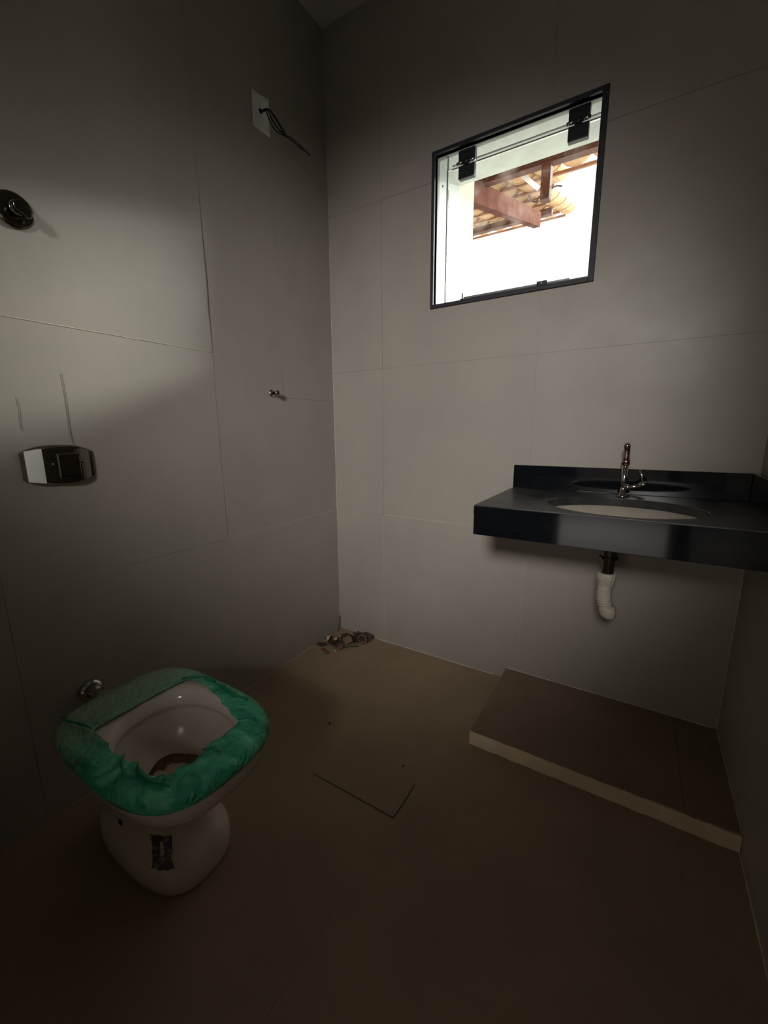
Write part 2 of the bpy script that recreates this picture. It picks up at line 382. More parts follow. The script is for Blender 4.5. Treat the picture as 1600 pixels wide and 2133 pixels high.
# the pale riser of the step, roughly cut along its lower edge
bm = bmesh.new(); nn = 60; T = []; B = []
for k in range(nn+1):
    u = PX-0.004 + (W-PX+0.003)*k/nn
    y = -(PD + 0.004 + 0.002*noise.noise(Vector((u*11, 0, 5))))
    T.append((u, y, PH-0.006 + 0.002*noise.noise(Vector((u*30, 2, 0))))); B.append((u, y-0.006-0.004*noise.noise(Vector((u*22, 7, 0))), 0.0004))
rows_ = [[(p[0], p[1]+0.009, p[2]) for p in T], T, B, [(p[0], -PD+0.006, p[2]) for p in B]]
R = [[bm.verts.new(v) for v in r] for r in rows_]
for a, c in zip(R, R[1:]+[R[0]]):
    for k in range(nn): bm.faces.new((a[k], a[k+1], c[k+1], c[k]))
bm.faces.new([r[0] for r in R]); bm.faces.new([r[-1] for r in R][::-1])
link('riser', bm, 'riser_stone', platform)
bm = bmesh.new(); add_box(bm, (PX-0.001, -PD, 0), (PX+0.006, -0.001, PH-0.001)); link('side_riser', bm, 'platform_tile', platform)

# pale grout beads along the joints of walls and floor
def bead(name, pts, w, parent, mat='grout_light'):
    P_ = []
    for a, b in zip(pts, pts[1:]):
        a, b = Vector(a), Vector(b); n = max(2, int((b-a).length/0.03))
        P_ += [a.lerp(b, k/n) for k in range(n)]
    P_.append(Vector(pts[-1]))
    bm = bmesh.new(); add_tube(bm, P_, [w*(0.75+0.7*abs(noise.noise(p*17))) for p in P_], 6); return link(name, bm, mat, parent)
bead('corner_grout', [(0.001, -0.001, 0.02), (0.001, -0.001, 2.0)], 0.0016, wall_back)
bead('corner_grout', [(W-0.001, -0.001, PH), (W-0.001, -0.001, 0.86)], 0.0017, wall_right)
bead('floor_grout_line', [(0.25, -0.001, 0.0005), (PX-0.06, -0.001, 0.0005)], 0.0026, wall_back)
bead('floor_grout_line', [(PX+0.004, -0.0015, PH), (W-0.01, -0.0015, PH)], 0.0024, wall_back)
bead('floor_grout_line', [(0.0015, -0.25, 0), (0.0015, -1.35, 0)], 0.0014, wall_left)
bead('floor_grout_line', [(W-0.0015, -0.01, PH), (W-0.0015, -PD, PH)], 0.0015, wall_right)
bead('floor_grout_line', [(W-0.0015, -PD-0.01, 0), (W-0.0015, -1.2, 0)], 0.0022, wall_right)
bead('joint_grout', [(0.300, 0.0, 0.0), (0.300, 0.0, 0.698)], 0.0013, wall_back)
bead('joint_grout', [(1.005, 0.0, PH), (1.005, 0.0, 0.69)], 0.0009, wall_back)
bead('joint_grout', [(0.302, 0.0, 0.700), (0.8, 0.0, 0.700)], 0.0009, wall_back)
bead('joint_grout', [(0.0034, -0.72, 1.410), (0.0030, -1.0, 1.410), (0.0022, -1.39, 1.410)], 0.0012, wall_left)
bead('joint_grout', [(0.0, -0.02, 0.700), (0.0, -1.38, 0.700)], 0.0009, wall_left)
bead('joint_grout', [(0.0, -0.71, 0.0), (0.0, -0.71, 1.2)], 0.0008, wall_left)

# ------------------------------------------------------------------ window
win = structure(empty('window_1', (WX0, 0, WZ0)))
fw, ft, pr = 0.013, 0.020, 0.010
def bar(name, lo, hi, mat='granite_frame', parent=win, bevel=0.0015): return box(name, lo, hi, mat, parent, bevel)
# dark stone casing
bar('casing', (WX0-fw, -pr, WZ0-fw-0.002), (WX0, 0.02, WZ1+fw))
bar('casing', (WX1, -pr, WZ0-fw-0.002), (WX1+ft, 0.02, WZ1+fw))
bar('casing', (WX0, -pr, WZ1), (WX1, 0.02, WZ1+fw))
bar('casing', (WX0, -pr, WZ0-fw-0.002), (WX1, 0.02, WZ0))
# reveal lining: inner half in pale aluminium, outer half a few mm proud and rendered
def reveal(y0, y1, inset, mat):
    bar('reveal', (WX0-0.001, y0, WZ0), (WX0+inset, y1, WZ1), mat, bevel=0)
    bar('reveal', (WX1-inset, y0, WZ0), (WX1+0.001, y1, WZ1), mat, bevel=0)
    bar('reveal', (WX0, y0, WZ1-inset), (WX1, y1, WZ1+0.001), mat, bevel=0)
    bar('reveal', (WX0, y0, WZ0-0.001), (WX1, y1, WZ0+inset), mat, bevel=0)
reveal(0.02, 0.112, 0.002, 'aluminium_white')
reveal(0.112, 0.122, 0.006, 'aluminium')
reveal(0.122, TH+0.004, 0.004, 'aluminium_white')
# glazing : fixed side strip and fixed top light, hinged sash below
JZ = 2.163; GY = 0.032
def pane(name, x0, x1, z0, z1, parent=win): return box(name, (x0, GY, z0), (x1, GY+0.006, z1), 'window_glass', parent)
pane('fixed_pane', 0.604, WX1-0.004, JZ+0.002, WZ1-0.001)
pane('side_pane', WX0+0.002, 0.601, WZ0+0.001, WZ1-0.001)
pane('sash_pane', 0.606, WX1-0.006, WZ0+0.012, JZ-0.004)
bar('glazing_bead', (0.6005, GY-0.001, WZ0), (0.6045, GY+0.007, WZ1), 'aluminium', bevel=0)
bar('glass_edge', (0.62, GY-0.001, JZ-0.0075), (WX1-0.002, GY+0.007, JZ-0.004), 'hinge_pin', bevel=0)
bar('glass_edge', (0.62, GY-0.001, JZ+0.008), (WX1-0.002, GY+0.007, JZ+0.0095), 'rail_metal', bevel=0)
for hx0 in (0.651, 1.057):
    hb = bar('hinge', (hx0, GY-0.010, JZ+0.006), (hx0+0.068, GY+0.014, WZ1+0.002), 'hinge_metal', bevel=0.002)
    box('hinge_leaf', (hx0+0.001, GY-0.010, JZ-0.053), (hx0+0.067, GY+0.014, JZ-0.007), 'hinge_metal', hb, bevel=0.002)
    tube('hinge_pin', [(hx0-0.004, GY-0.014, JZ), (hx0+0.022, GY-0.014, JZ)], 0.006, 'hinge_pin', hb, 10)
    tube('hinge_pin', [(hx0+0.046, GY-0.014, JZ), (hx0+0.073, GY-0.014, JZ)], 0.006, 'hinge_pin', hb, 10)
    tube('hinge_knuckle', [(hx0+0.022, GY-0.014, JZ), (hx0+0.046, GY-0.014, JZ)], 0.009, 'hinge_metal', hb, 10)
bar('bottom_rail', (0.674, GY-0.012, WZ0), (WX1-0.004, GY+0.014, WZ0+0.013), 'rail_metal')
bar('rail_lip', (0.690, GY-0.014, WZ0+0.013), (1.10, GY-0.011, WZ0+0.017), 'aluminium', bevel=0)
bar('sash_stop', (0.678, GY-0.006, WZ0+0.013), (0.6845, GY+0.004, WZ0+0.036), 'rail_metal')
bar('latch', (0.985, GY-0.022, WZ0+0.006), (1.022, GY-0.006, WZ0+0.022), 'hinge_metal')
bar('latch_tongue', (1.000, GY-0.024, WZ0+0.010), (1.006, GY-0.0215, WZ0+0.020), 'hinge_pin', bevel=0)
tube('screw', [(WX0+0.001, 0.07, 2.13), (WX0+0.005, 0.07, 2.13)], 0.006, 'aluminium', win, 10)

# ------------------------------------------------------------------ outside: pillar, veranda roof, ground
tag(box('outside_pillar', (0.30, TH+0.001, -0.1), (0.5645, 0.443, 2.66), 'outside_render', bevel=0.004),
    'cream rendered pillar just outside the left side of the window', 'pillar')
gr = box('ground_outside', (-8, TH, -0.35), (9, 14, -0.12), 'ground_outside'); structure(gr); gr.name = 'floor_outside'
SL = 0.29
def roof_z(y): return 2.70 + SL*(y-1.10)
def sloped_beam(bm, x0, x1, y0, y1, dz0, dz1):
    vs = []
    for x in (x0, x1):
        for y in (y0, y1):
            for dz in (dz0, dz1): vs.append(bm.verts.new((x, y, roof_z(y)+dz)))
    for f in ((0,1,3,2), (4,6,7,5), (0,4,5,1), (2,3,7,6), (0,2,6,4), (1,5,7,3)): bm.faces.new([vs[i] for i in f])
roof = empty('veranda_roof', (0.3, 0.443, 2.5)); tag(roof, 'orange clay tiled veranda roof on dark red beams seen through the window', 'roof')
for x0 in (0.235, 1.95):
    bm = bmesh.new(); sloped_beam(bm, x0, x0+0.065, 0.30, 4.1 if x0 < 0.2 else 3.05, -0.135, 0.0); link('rafter', bm, 'wood_beam_matt', roof)
for y0 in (1.33, 3.3):
    bm = bmesh.new(); add_box(bm, (-1.6, y0, roof_z(y0)+0.001), (2.6 if y0 < 2 else 0.35, y0+0.06, roof_z(y0)+0.056)); link('purlin', bm, 'wood_beam', roof)
bt = 0
y = 0.55
while y < 4.15:
    bm = bmesh.new(); xr = 2.4 if y < 2.1 else (0.55 if y < 2.7 else 0.34)
    sloped_beam(bm, -1.5, xr, y, y+0.045, 0.058, 0.080); link('batten', bm, 'wood_batten', roof); y += 0.36
# clay tiles, one shared mesh: a shallow trough
bm = bmesh.new(); n = 8; rings = []
for yy, s in ((0, 1.0), (0.40, 0.92)):
    outer = [(0.105*s*math.cos(PI*k/n), yy, -0.004 + 0.058*s*math.sin(PI*k/n)) for k in range(n+1)]
    inner = [(0.093*s*math.cos(PI*k/n), yy, -0.004 + 0.046*s*math.sin(PI*k/n)) for k in range(n, -1, -1)]
    rings.append(outer+inner)
loft(bm, rings, True, True)
tm = bpy.data.meshes.new('roof_tile'); bmesh.ops.recalc_face_normals(bm, faces=bm.faces); bm.to_mesh(tm); bm.free(); tm.materials.append(MAT['roof_clay'])
ang = math.atan(SL)
for i in range(-6, 12):
    for j in range(0, 10):
        x = 0.06 + i*0.205; y = 0.5 + j*0.36
        lim = 4.1 if x < 0.36 else (2.2 if x < 0.62 else 1.75)
        if y > lim: continue
        if -0.9 < x < 1.5:
            o = bpy.data.objects.new('roof_tile', tm); COL.objects.link(o); o.parent = roof
            o.matrix_parent_inverse = Matrix.Translation(-Vector(roof.location))
            o.location = (x + random.uniform(-.004, .004), y, roof_z(y)+0.090); o.rotation_euler = (ang, 0, random.uniform(-.02, .02))
        o = bpy.data.objects.new('pan_tile', tm); COL.objects.link(o); o.parent = roof
        o.matrix_parent_inverse = Matrix.Translation(-Vector(roof.location))
        o.location = (x+0.1025, y, roof_z(y)+0.126); o.rotation_euler = (-ang, PI, 0)
bm = bmesh.new(); add_box(bm, (0.675, 1.325, 2.565), (0.732, 1.395, 2.775)); link('hanger_post', bm, 'wood_beam', roof, bevel=0.004)
tag(tube('pvc_pipe', [(0.470, 1.50, 2.87), (0.585, 1.66, 2.80)], 0.015, 'pipe_white'), 'short white pipe lying across the beams under the veranda roof', 'pipe')
cab = spline([(0.585, 1.41, 2.655), (0.60, 1.43, 2.625), (0.63, 1.43, 2.61), (0.655, 1.43, 2.64), (0.70, 1.41, 2.635), (0.745, 1.42, 2.665), (0.79, 1.41, 2.65)], 5)
tag(tube('cable', cab, 0.005, 'wood_beam', None, 6), 'thin dark cable looped round the hanging post outside the window', 'cable')

# ------------------------------------------------------------------ counter
CX0, CY, CZT, CZB, SPL = 0.946, -0.490, 0.888, 0.791, 0.980
ctr = empty('granite_counter', (1.33, -0.25, CZB)); tag(ctr, 'black polished granite counter with splashback fixed to the window wall', 'counter')
HX, HY, HA, HB = 1.350, -0.298, 0.215, 0.168
# top slab with an oval hole
bm = bmesh.new(); n = 64; zs = (CZT-0.028, CZT); ro = []; ri = []
def outer_pt(a):
    c, s = math.cos(a), math.sin(a); x0, x1, y0, y1 = CX0, W-0.001, CY, -0.001
    t = min(((x1-HX)/c if c > 1e-9 else ((x0-HX)/c if c < -1e-9 else 9)), ((y1-HY)/s if s > 1e-9 else ((y0-HY)/s if s < -1e-9 else 9)))
    return HX+c*t, HY+s*t
angs = sorted([2*PI*k/n for k in range(n)] + [math.atan2(y-HY, x-HX) % (2*PI) for x in (CX0, W-0.001) for y in (CY, -0.001)])
for z in zs:
    ro.append([(*outer_pt(a), z) for a in angs]); ri.append([(HX+HA*math.cos(a), HY+HB*math.sin(a), z) for a in angs])
rings = [ri[0], ro[0], ro[1], ri[1]]
R = loft(bm, rings); m_ = len(angs)
for k in range(m_): bm.faces.new((R[3][k], R[3][(k+1) % m_], R[0][(k+1) % m_], R[0][k]))
link('top_slab', bm, 'granite_dusty', ctr, bevel=0.002)
box('apron', (CX0, CY, CZB), (W-0.001, CY+0.020, CZT-0.0285), 'granite_polished', ctr, bevel=0.0015)
box('apron', (CX0, CY+0.0205, CZB), (CX0+0.02, -0.001, CZT-0.0285), 'granite_polished', ctr, bevel=0.0015)
box('apron_face', (CX0, CY-0.0015, CZT-0.0295), (W-0.001, CY-0.0002, CZT-0.004), 'granite_polished', ctr)
box('splashback', (CX0, -0.020, CZT+0.0003), (W-0.0215, -0.001, SPL), 'granite_polished', ctr, bevel=0.0015)
box('side_splash', (W-0.021, CY+0.002, CZT+0.0003), (W-0.001, -0.001, SPL), 'granite_polished', ctr, bevel=0.0015)
box('joint_line', (1.19, -0.0215, CZT+0.0003), (1.30, -0.0200, CZT+0.003), 'granite_dusty', ctr)
# undermounted basin
bm = bmesh.new(); rings = []
for s, z in ((1.12, 0.8595), (1.12, 0.852), (1.04, 0.848), (0.98, 0.83), (0.86, 0.80), (0.6, 0.778), (0.25, 0.768), (0.10, 0.766)):
    rings.append([(HX+HA*s*math.cos(a), HY+HB*s*0.98*math.sin(a), z) for a in [2*PI*k/48 for k in range(48)]])
out_rings = rings[1:]
inner = [[(HX+(HA)*s*math.cos(a), HY+HB*s*math.sin(a), z) for a in [2*PI*k/48 for k in range(48)]] for s, z in
         ((0.10, 0.774), (0.25, 0.776), (0.58, 0.786), (0.82, 0.806), (0.94, 0.83), (1.0, 0.8595))]
bm.free(); bm = bmesh.new()
R = loft(bm, [rings[0]] + out_rings + inner)
for k in range(48): bm.faces.new((R[-1][k], R[-1][(k+1) % 48], R[0][(k+1) % 48], R[0][k]))
basin = tag(link('wash_basin', bm, 'basin_ceramic', None, smooth=True), 'cream oval undermount basin set in the black granite counter', 'basin')
tube('drain_ring', [(HX-0.004, HY, 0.7655), (HX-0.004, HY, 0.7785)], 0.024, 'chrome', basin, 20)

# faucet
fc = empty('basin_faucet', (1.343, -0.088, CZT)); tag(fc, 'tall chrome basin faucet with side lever on the black counter', 'faucet')
FX, FY = 1.343, -0.082
bm = bmesh.new(); add_tube(bm, [(FX, FY, CZT+0.0004), (FX, FY, CZT+0.004), (FX, FY, CZT+0.007), (FX, FY, CZT+0.03), (FX, FY, CZT+0.034)], [0.0205, 0.0205, 0.012, 0.0095, 0.008], 20); link('base', bm, 'chrome', fc, smooth=True)
bm = bmesh.new(); add_tube(bm, [(FX, FY, CZT+0.034), (FX, FY, CZT+0.038), (FX, FY, 1.000)], [0.008, 0.0098, 0.0098], 16); link('body', bm, 'chrome', fc, smooth=True)
bm = bmesh.new(); add_tube(bm, [(FX, FY, 1.000), (FX, FY, 1.001), (FX, FY, 1.019), (FX, FY, 1.020)], [0.010, 0.0128, 0.0128, 0.009], 18); link('collar', bm, 'chrome_copper', fc, smooth=True)
sp = spline([(FX, FY, 1.020), (FX, FY, 1.045), (FX, FY-0.006, 1.061), (FX, FY-0.024, 1.068), (FX, FY-0.045, 1.064)], 5)
tube('spout', sp, 0.0098, 'chrome_copper', fc)
arm = tube('side_arm', [(FX+0.002, FY, 0.925), (FX+0.018, FY-0.004, 0.922), (FX+0.020, FY-0.005, 0.922), (FX+0.045, FY-0.01, 0.929), (FX+0.062, FY-0.012, 0.936)], [0.010, 0.010, 0.0075, 0.007, 0.0085], 'chrome', fc)
tube('lever_hub', [(FX+0.046, FY-0.010, 0.933), (FX+0.068, FY-0.014, 0.939)], [0.0095, 0.0085], 'chrome', arm)
tube('lever', [(FX+0.057, FY-0.012, 0.940), (FX+0.053, FY-0.013, 0.962), (FX+0.044, FY-0.014, 0.987)], [0.0045, 0.0035, 0.0035], 'chrome', arm, 10)

# drain tailpiece and corrugated trap
tr = empty('sink_trap', (1.33, -0.29, 0.52)); tag(tr, 'white corrugated waste hose with chrome tailpiece hanging under the counter', 'pipe')
tx, ty = 1.329, -0.29
bm = bmesh.new(); add_tube(bm, [(tx, ty, 0.765), (tx, ty, 0.722), (tx, ty, 0.7215), (tx, ty, 0.716), (tx, ty, 0.7155), (tx, ty, 0.64)], [0.022, 0.022, 0.028, 0.028, 0.0185, 0.0185], 22); link('tailpiece', bm, 'chrome_dark', tr, smooth=False)
bm = bmesh.new(); add_tube(bm, [(tx-0.001, ty, 0.668), (tx-0.001, ty, 0.664), (tx-0.001, ty, 0.650), (tx-0.001, ty, 0.638), (tx-0.001, ty, 0.628)], [0.0275, 0.029, 0.0285, 0.025, 0.0235], 12); link('collar_nut', bm, 'trap_plastic', tr, bevel=0.001)
path = spline([(tx-0.002, ty, 0.632), (tx-0.003, ty, 0.600), (tx-0.001, ty-0.001, 0.575), (tx+0.006, ty-0.002, 0.553), (tx+0.013, ty-0.003, 0.533)], 14)
rad = []
for k, p in enumerate(path):
    z = p.z; rr = 0.0215
    if 0.560 < z < 0.608: rr += 0.0018*math.sin((z-0.560)*2*PI/0.0078)
    rad.append(rr)
tube('corrugated_hose', path, rad, 'trap_plastic', tr, 20)
bm = bmesh.new(); add_tube(bm, [(tx+0.009, ty-0.002, 0.556), (tx+0.0095, ty-0.002, 0.553), (tx+0.013, ty-0.003, 0.535), (tx+0.016, ty-0.004, 0.522), (tx+0.014, ty-0.004, 0.515)], [0.022, 0.0245, 0.0255, 0.022, 0.014], 20); link('hose_end', bm, 'trap_plastic', tr, smooth=True)

# ------------------------------------------------------------------ left wall fittings
# electrical plate with wires
pe = empty('cable_plate', (0.0, -0.40, 2.27)); tag(pe, 'pale grey blanking plate with curled corner high on the left wall', 'plate')
bm = bmesh.new(); n = 8
def plate_pt(i, j, back):
    y = -0.443 + 0.083*i/n; z = 2.272 + 0.118*j/n
    bow = 0.003 + 0.004*math.sin(PI*i/n)*0.5 + (0.012*max(0, (i/n-0.45))*max(0, j/n-0.5)*4 if i/n > 0.45 else 0)
    if i == n and j > n*0.6: y -= 0.010*(j/n-0.6)/0.4
    return (0.0008 if back else bow+0.0015, y, z)
Fv = [[bm.verts.new(plate_pt(i, j, 0)) for j in range(n+1)] for i in range(n+1)]
Bv = [[bm.verts.new(plate_pt(i, j, 1)) for j in range(n+1)] for i in range(n+1)]
for i in range(n):
    for j in range(n):
        bm.faces.new((Fv[i][j], Fv[i+1][j], Fv[i+1][j+1], Fv[i][j+1])); bm.faces.new((Bv[i][j], Bv[i][j+1], Bv[i+1][j+1], Bv[i+1][j]))
for k in range(n):
    bm.faces.new((Fv[k][0], Bv[k][0], Bv[k+1][0], Fv[k+1][0])); bm.faces.new((Fv[k][n], Fv[k+1][n], Bv[k+1][n], Bv[k][n]))
    bm.faces.new((Fv[0][k], Fv[0][k+1], Bv[0][k+1], Bv[0][k])); bm.faces.new((Fv[n][k], Bv[n][k], Bv[n][k+1], Fv[n][k+1]))
link('plate', bm, 'plate_paper', pe, smooth=False)
bm = bmesh.new(); add_tube(bm, [(0.005, -0.406, 2.335), (0.0095, -0.406, 2.335)], 0.008, 14); link('cable_hole', bm, 'shadow_gap', pe)
wb = empty('wire_bundle', (0.008, -0.406, 2.335)); tag(wb, 'black electrical wires poking out of the plate high on the left wall', 'wire')
S0 = (0.006, -0.406, 2.335)
WR = [([S0, (0.050, -0.404, 2.325), (0.075, -0.398, 2.295), (0.100, -0.388, 2.255), (0.108, -0.380, 2.238), (0.112, -0.374, 2.228)], 0.0026),
      ([S0, (0.042, -0.405, 2.327), (0.060, -0.400, 2.292), (0.085, -0.390, 2.255), (0.112, -0.375, 2.232), (0.135, -0.350, 2.215), (0.150, -0.325, 2.200), (0.160, -0.302, 2.187)], 0.0026),
      ([S0, (0.035, -0.404, 2.324), (0.048, -0.400, 2.290), (0.072, -0.390, 2.254), (0.108, -0.370, 2.233), (0.134, -0.345, 2.213), (0.149, -0.320, 2.197)], 0.0024),
      ([S0, (0.046, -0.405, 2.329), (0.068, -0.398, 2.300), (0.090, -0.390, 2.265), (0.104, -0.378, 2.236), (0.128, -0.352, 2.222), (0.144, -0.330, 2.206)], 0.0022)]
for pts, r in WR: tube('wire', spline(pts, 6), r, 'wire_black', wb, 8)
bm = bmesh.new(); add_tube(bm, spline([(0.116, -0.372, 2.232), (0.134, -0.350, 2.214), (0.150, -0.324, 2.198)], 5), [0.003]+[0.0052]*8+[0.0035, 0.003], 8); link('tape_wrap', bm, 'wire_black', wb, smooth=True)

# shower mixer valve
sv = empty('shower_valve', (0.0, -1.250, 1.668)); tag(sv, 'round dark chrome shower valve at the left edge of the picture', 'valve')
vy, vz = -1.248, 1.664
tube('escutcheon', [(0.0042, vy, vz), (0.010, vy, vz), (0.0135, vy, vz)], [0.041, 0.041, 0.037], 'chrome_dark', sv, 40, smooth=False)
stem = tube('stem', [(0.0135, vy, vz), (0.034, vy, vz), (0.036, vy, vz)], [0.016, 0.014, 0.010], 'chrome_dark', sv, 22)
tube('stem_ring', [(0.026, vy, vz), (0.0262, vy, vz), (0.030, vy, vz), (0.0302, vy, vz)], [0.014, 0.0165, 0.0165, 0.014], 'chrome', stem, 22)
bm = bmesh.new(); rings = []
for xx, s in ((0.036, 0.9), (0.038, 1.0), (0.046, 1.0), (0.048, 0.9)):
    rings.append([(xx, vy + (0.014*math.cos(a)+(0.010 if math.cos(a) > 0 else 0)*math.cos(a)**2)*s, vz + (0.014*math.sin(a)*(1+0.5*max(0, math.cos(a))))*s - 0.012*max(0, math.cos(a))) for a in [2*PI*k/28 for k in range(28)]])
loft(bm, rings, True, True); link('handle', bm, 'chrome_dark', sv, smooth=False, bevel=0.001)

# flush plate of the toilet valve
fp = empty('flush_plate', (0, -1.24, 0.983)); tag(fp, 'chrome flush plate with square push button on the left wall', 'flush plate')
def arc_plate(y0, y1, zc, zh, x_edge, x_mid, edge_bow, m=14):
    """rounded plate bowed out of the wall; returns bmesh"""
    bm = bmesh.new(); F = []; Bk = []
    for i in range(m+1):
        t = i/m*2-1; y = y0+(y1-y0)*i/m; x = x_edge+(x_mid-x_edge)*(1-t*t)
        hh = zh*(1-0.16*t*t*abs(t)); 
        F.append([(x-0.004, y, zc-hh), (x, y, zc-hh*0.9), (x+0.001, y, zc), (x, y, zc+hh*0.9), (x-0.004, y, zc+hh)])
        Bk.append([(0.0042, y, zc-hh), (0.0042, y, zc+hh)])
    R = [[bm.verts.new(v) for v in r] + [bm.verts.new(Bk[i][1]), bm.verts.new(Bk[i][0])] for i, r in enumerate(F)]
    for a, c in zip(R, R[1:]):
        for k in range(7): bm.faces.new((a[k], a[(k+1) % 7], c[(k+1) % 7], c[k]))
    bm.faces.new(R[0]); bm.faces.new(R[-1][::-1]); return bm
link('face', arc_plate(-1.278, -1.166, 1.035, 0.050, 0.014, 0.026, 0), 'chrome_dark', fp, smooth=False)
# end wing turned towards the doorway, its bright reflection painted in as white
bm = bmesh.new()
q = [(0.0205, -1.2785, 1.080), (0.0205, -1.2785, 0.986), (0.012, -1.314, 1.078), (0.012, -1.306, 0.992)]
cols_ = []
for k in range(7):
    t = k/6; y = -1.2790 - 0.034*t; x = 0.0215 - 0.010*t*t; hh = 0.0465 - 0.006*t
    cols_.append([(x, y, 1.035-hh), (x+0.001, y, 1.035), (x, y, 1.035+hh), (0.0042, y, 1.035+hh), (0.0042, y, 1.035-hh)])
loft(bm, cols_, True, True); link('side_wing', bm, 'wing_reflection', fp, bevel=0.001)['label'] = 'side wing with painted pale reflection'
box('button_recess', (0.0240, -1.2515, 1.0025), (0.0275, -1.1955, 1.0665), 'shadow_gap', fp, bevel=0.001)
btn = box('button', (0.0275, -1.249, 1.005), (0.0345, -1.198, 1.0635), 'chrome_dark', fp, bevel=0.002)
box('button_rim', (0.0275, -1.2525, 1.002), (0.0365, -1.2495, 1.068), 'chrome', btn, bevel=0.0006)
box('button_rim', (0.0275, -1.2525, 1.0645), (0.0365, -1.194, 1.0675), 'chrome', btn, bevel=0.0006)
for yy in (-1.260, -1.186): tube('screw', [(0.022, yy, 1.040), (0.0275, yy, 1.040)], 0.0025, 'chrome', fp, 10)
bm = bmesh.new(); cc = []
for k in range(15):
    t = k/14; y = -1.324+0.168*t; hh = 0.056*(1-0.35*abs(2*t-1)**3)
    cc.append([(0.0042, y, 1.035-hh), (0.0075, y, 1.035-hh+0.001), (0.0075, y, 1.035+hh-0.001), (0.0042, y, 1.035+hh)])
loft(bm, cc, True, True); link('back_frame', bm, 'chrome', fp)
# stopcock stub
sc = empty('stopcock_stub', (0, -0.425, 1.283)); tag(sc, 'tiny chrome stopcock stub on the left wall right of the flush plate', 'valve')
sy, sz = -0.427, 1.284
tube('flange', [(0.0022, sy, sz), (0.005, sy, sz), (0.010, sy, sz)], [0.0175, 0.0175, 0.010], 'chrome', sc, 20)
tube('nipple', [(0.010, sy, sz), (0.030, sy, sz), (0.031, sy, sz), (0.040, sy, sz)], [0.0085, 0.0085, 0.011, 0.011], 'chrome', sc, 16)
tube('cap', [(0.040, sy, sz), (0.043, sy, sz)], [0.0075, 0.005], 'chrome_dark', sc, 16)

# ------------------------------------------------------------------ toilet
TX, TY = 0.42, -1.250
to = empty('toilet_bowl', (0.33, TY, 0)); tag(to, 'white ceramic toilet bowl, seatless, standing by the left wall', 'toilet')
NS = 72
def ringpt(cx, a_back, a_front, b, n, z, k, cyy=TY, nf=None):
    th = 2*PI*k/NS; c, s = math.cos(th), math.sin(th)
    a = a_front if c > 0 else a_back; e = (nf or n) if c > 0 else n
    r = lambda v, e: math.copysign(abs(v)**(2/e), v)
    return Vector((cx + a*r(c, e), cyy + b*r(s, e), z))
def ring(cx, ab, af, b, n, z, nf=None): return [ringpt(cx, ab, af, b, n, z, k, TY, nf) for k in range(NS)]
outer = [ring(.33, .195, .208, .112, 2.4, 0.0, 2.9), ring(.33, .198, .213, .116, 2.4, 0.006, 2.9), ring(.33, .200, .216, .121, 2.4, 0.03, 2.9), ring(.33, .200, .213, .122, 2.4, 0.06, 2.9),
         ring(.33, .196, .204, .117, 2.4, 0.078, 2.9), ring(.325, .19, .190, .103, 2.4, 0.095, 2.9), ring(.325, .185, .178, .094, 2.4, 0.13), ring(.33, .188, .180, .093, 2.4, 0.175), ring(.35, .20, .20, .108, 2.4, 0.22),
         ring(.385, .222, .235, .140, 2.6, 0.27), ring(.405, .242, .258, .166, 2.9, 0.315), ring(.42, .258, .251, .177, 3.3, 0.35, 2.8), ring(.42, .261, .254, .181, 3.6, 0.375, 2.9),
         ring(.42, .259, .252, .179, 3.6, 0.392, 2.9), ring(.42, .252, .246, .171, 3.6, 0.398, 2.9)]
inner = [ring(.45, .158, .180, .131, 2.3, 0.397), ring(.45, .148, .174, .125, 2.3, 0.392), ring(.45, .139, .170, .121, 2.2, 0.370), ring(.45, .138, .170, .120, 2.2, 0.362),
         ring(.45, .146, .178, .128, 2.2, 0.356), ring(.45, .145, .178, .127, 2.2, 0.345), ring(.445, .128, .160, .112, 2.1, 0.312), ring(.44, .103, .135, .088, 2.0, 0.278),
         ring(.442, .074, .098, .056, 2.0, 0.256), ring(.445, .052, .070, .040, 2.0, 0.244), ring(.445, .02, .03, .02, 2.0, 0.241)]
bm = bmesh.new(); loft(bm, outer+inner, True, True)
link('bowl', bm, 'ceramic', to, smooth=True)
# stain and sediment in the sump
bm = bmesh.new(); AN = [2*PI*k/40 for k in range(40)]
lo_ = [Vector((.445 + .060*math.cos(a), TY + .044*math.sin(a), 0.2460)) for a in AN]
base = [Vector((.447 + (.081+.005*math.sin(3*a))*math.cos(a), TY-.004 + (.060+.005*math.sin(5*a))*math.sin(a), 0.2625+0.002*math.sin(4*a))) for a in AN]
top_ = [Vector((.447 + .066*math.cos(a)*(1+.10*math.sin(5*a)), TY-.004 + .046*math.sin(a)*(1+.14*math.sin(3*a)), 0.2555)) for a in AN]
mid = [Vector((.447 + .03*math.cos(a), TY + .02*math.sin(a), 0.2545)) for a in AN]
loft(bm, [lo_, base, top_, mid], True, True); link('rust_stain', bm, 'rust_stain', to, smooth=True)
bm = bmesh.new()
for k in range(9):
    c = Vector((.445+random.uniform(-.04, .04), TY-.008+random.uniform(-.022, .022), 0.254)); bmesh.ops.create_icosphere(bm, subdivisions=2, radius=random.uniform(.014, .024), matrix=Matrix.Translation(c) @ Matrix.Diagonal((1.3, .9, .45, 1)))
link('sediment', bm, 'sediment', to, smooth=True)
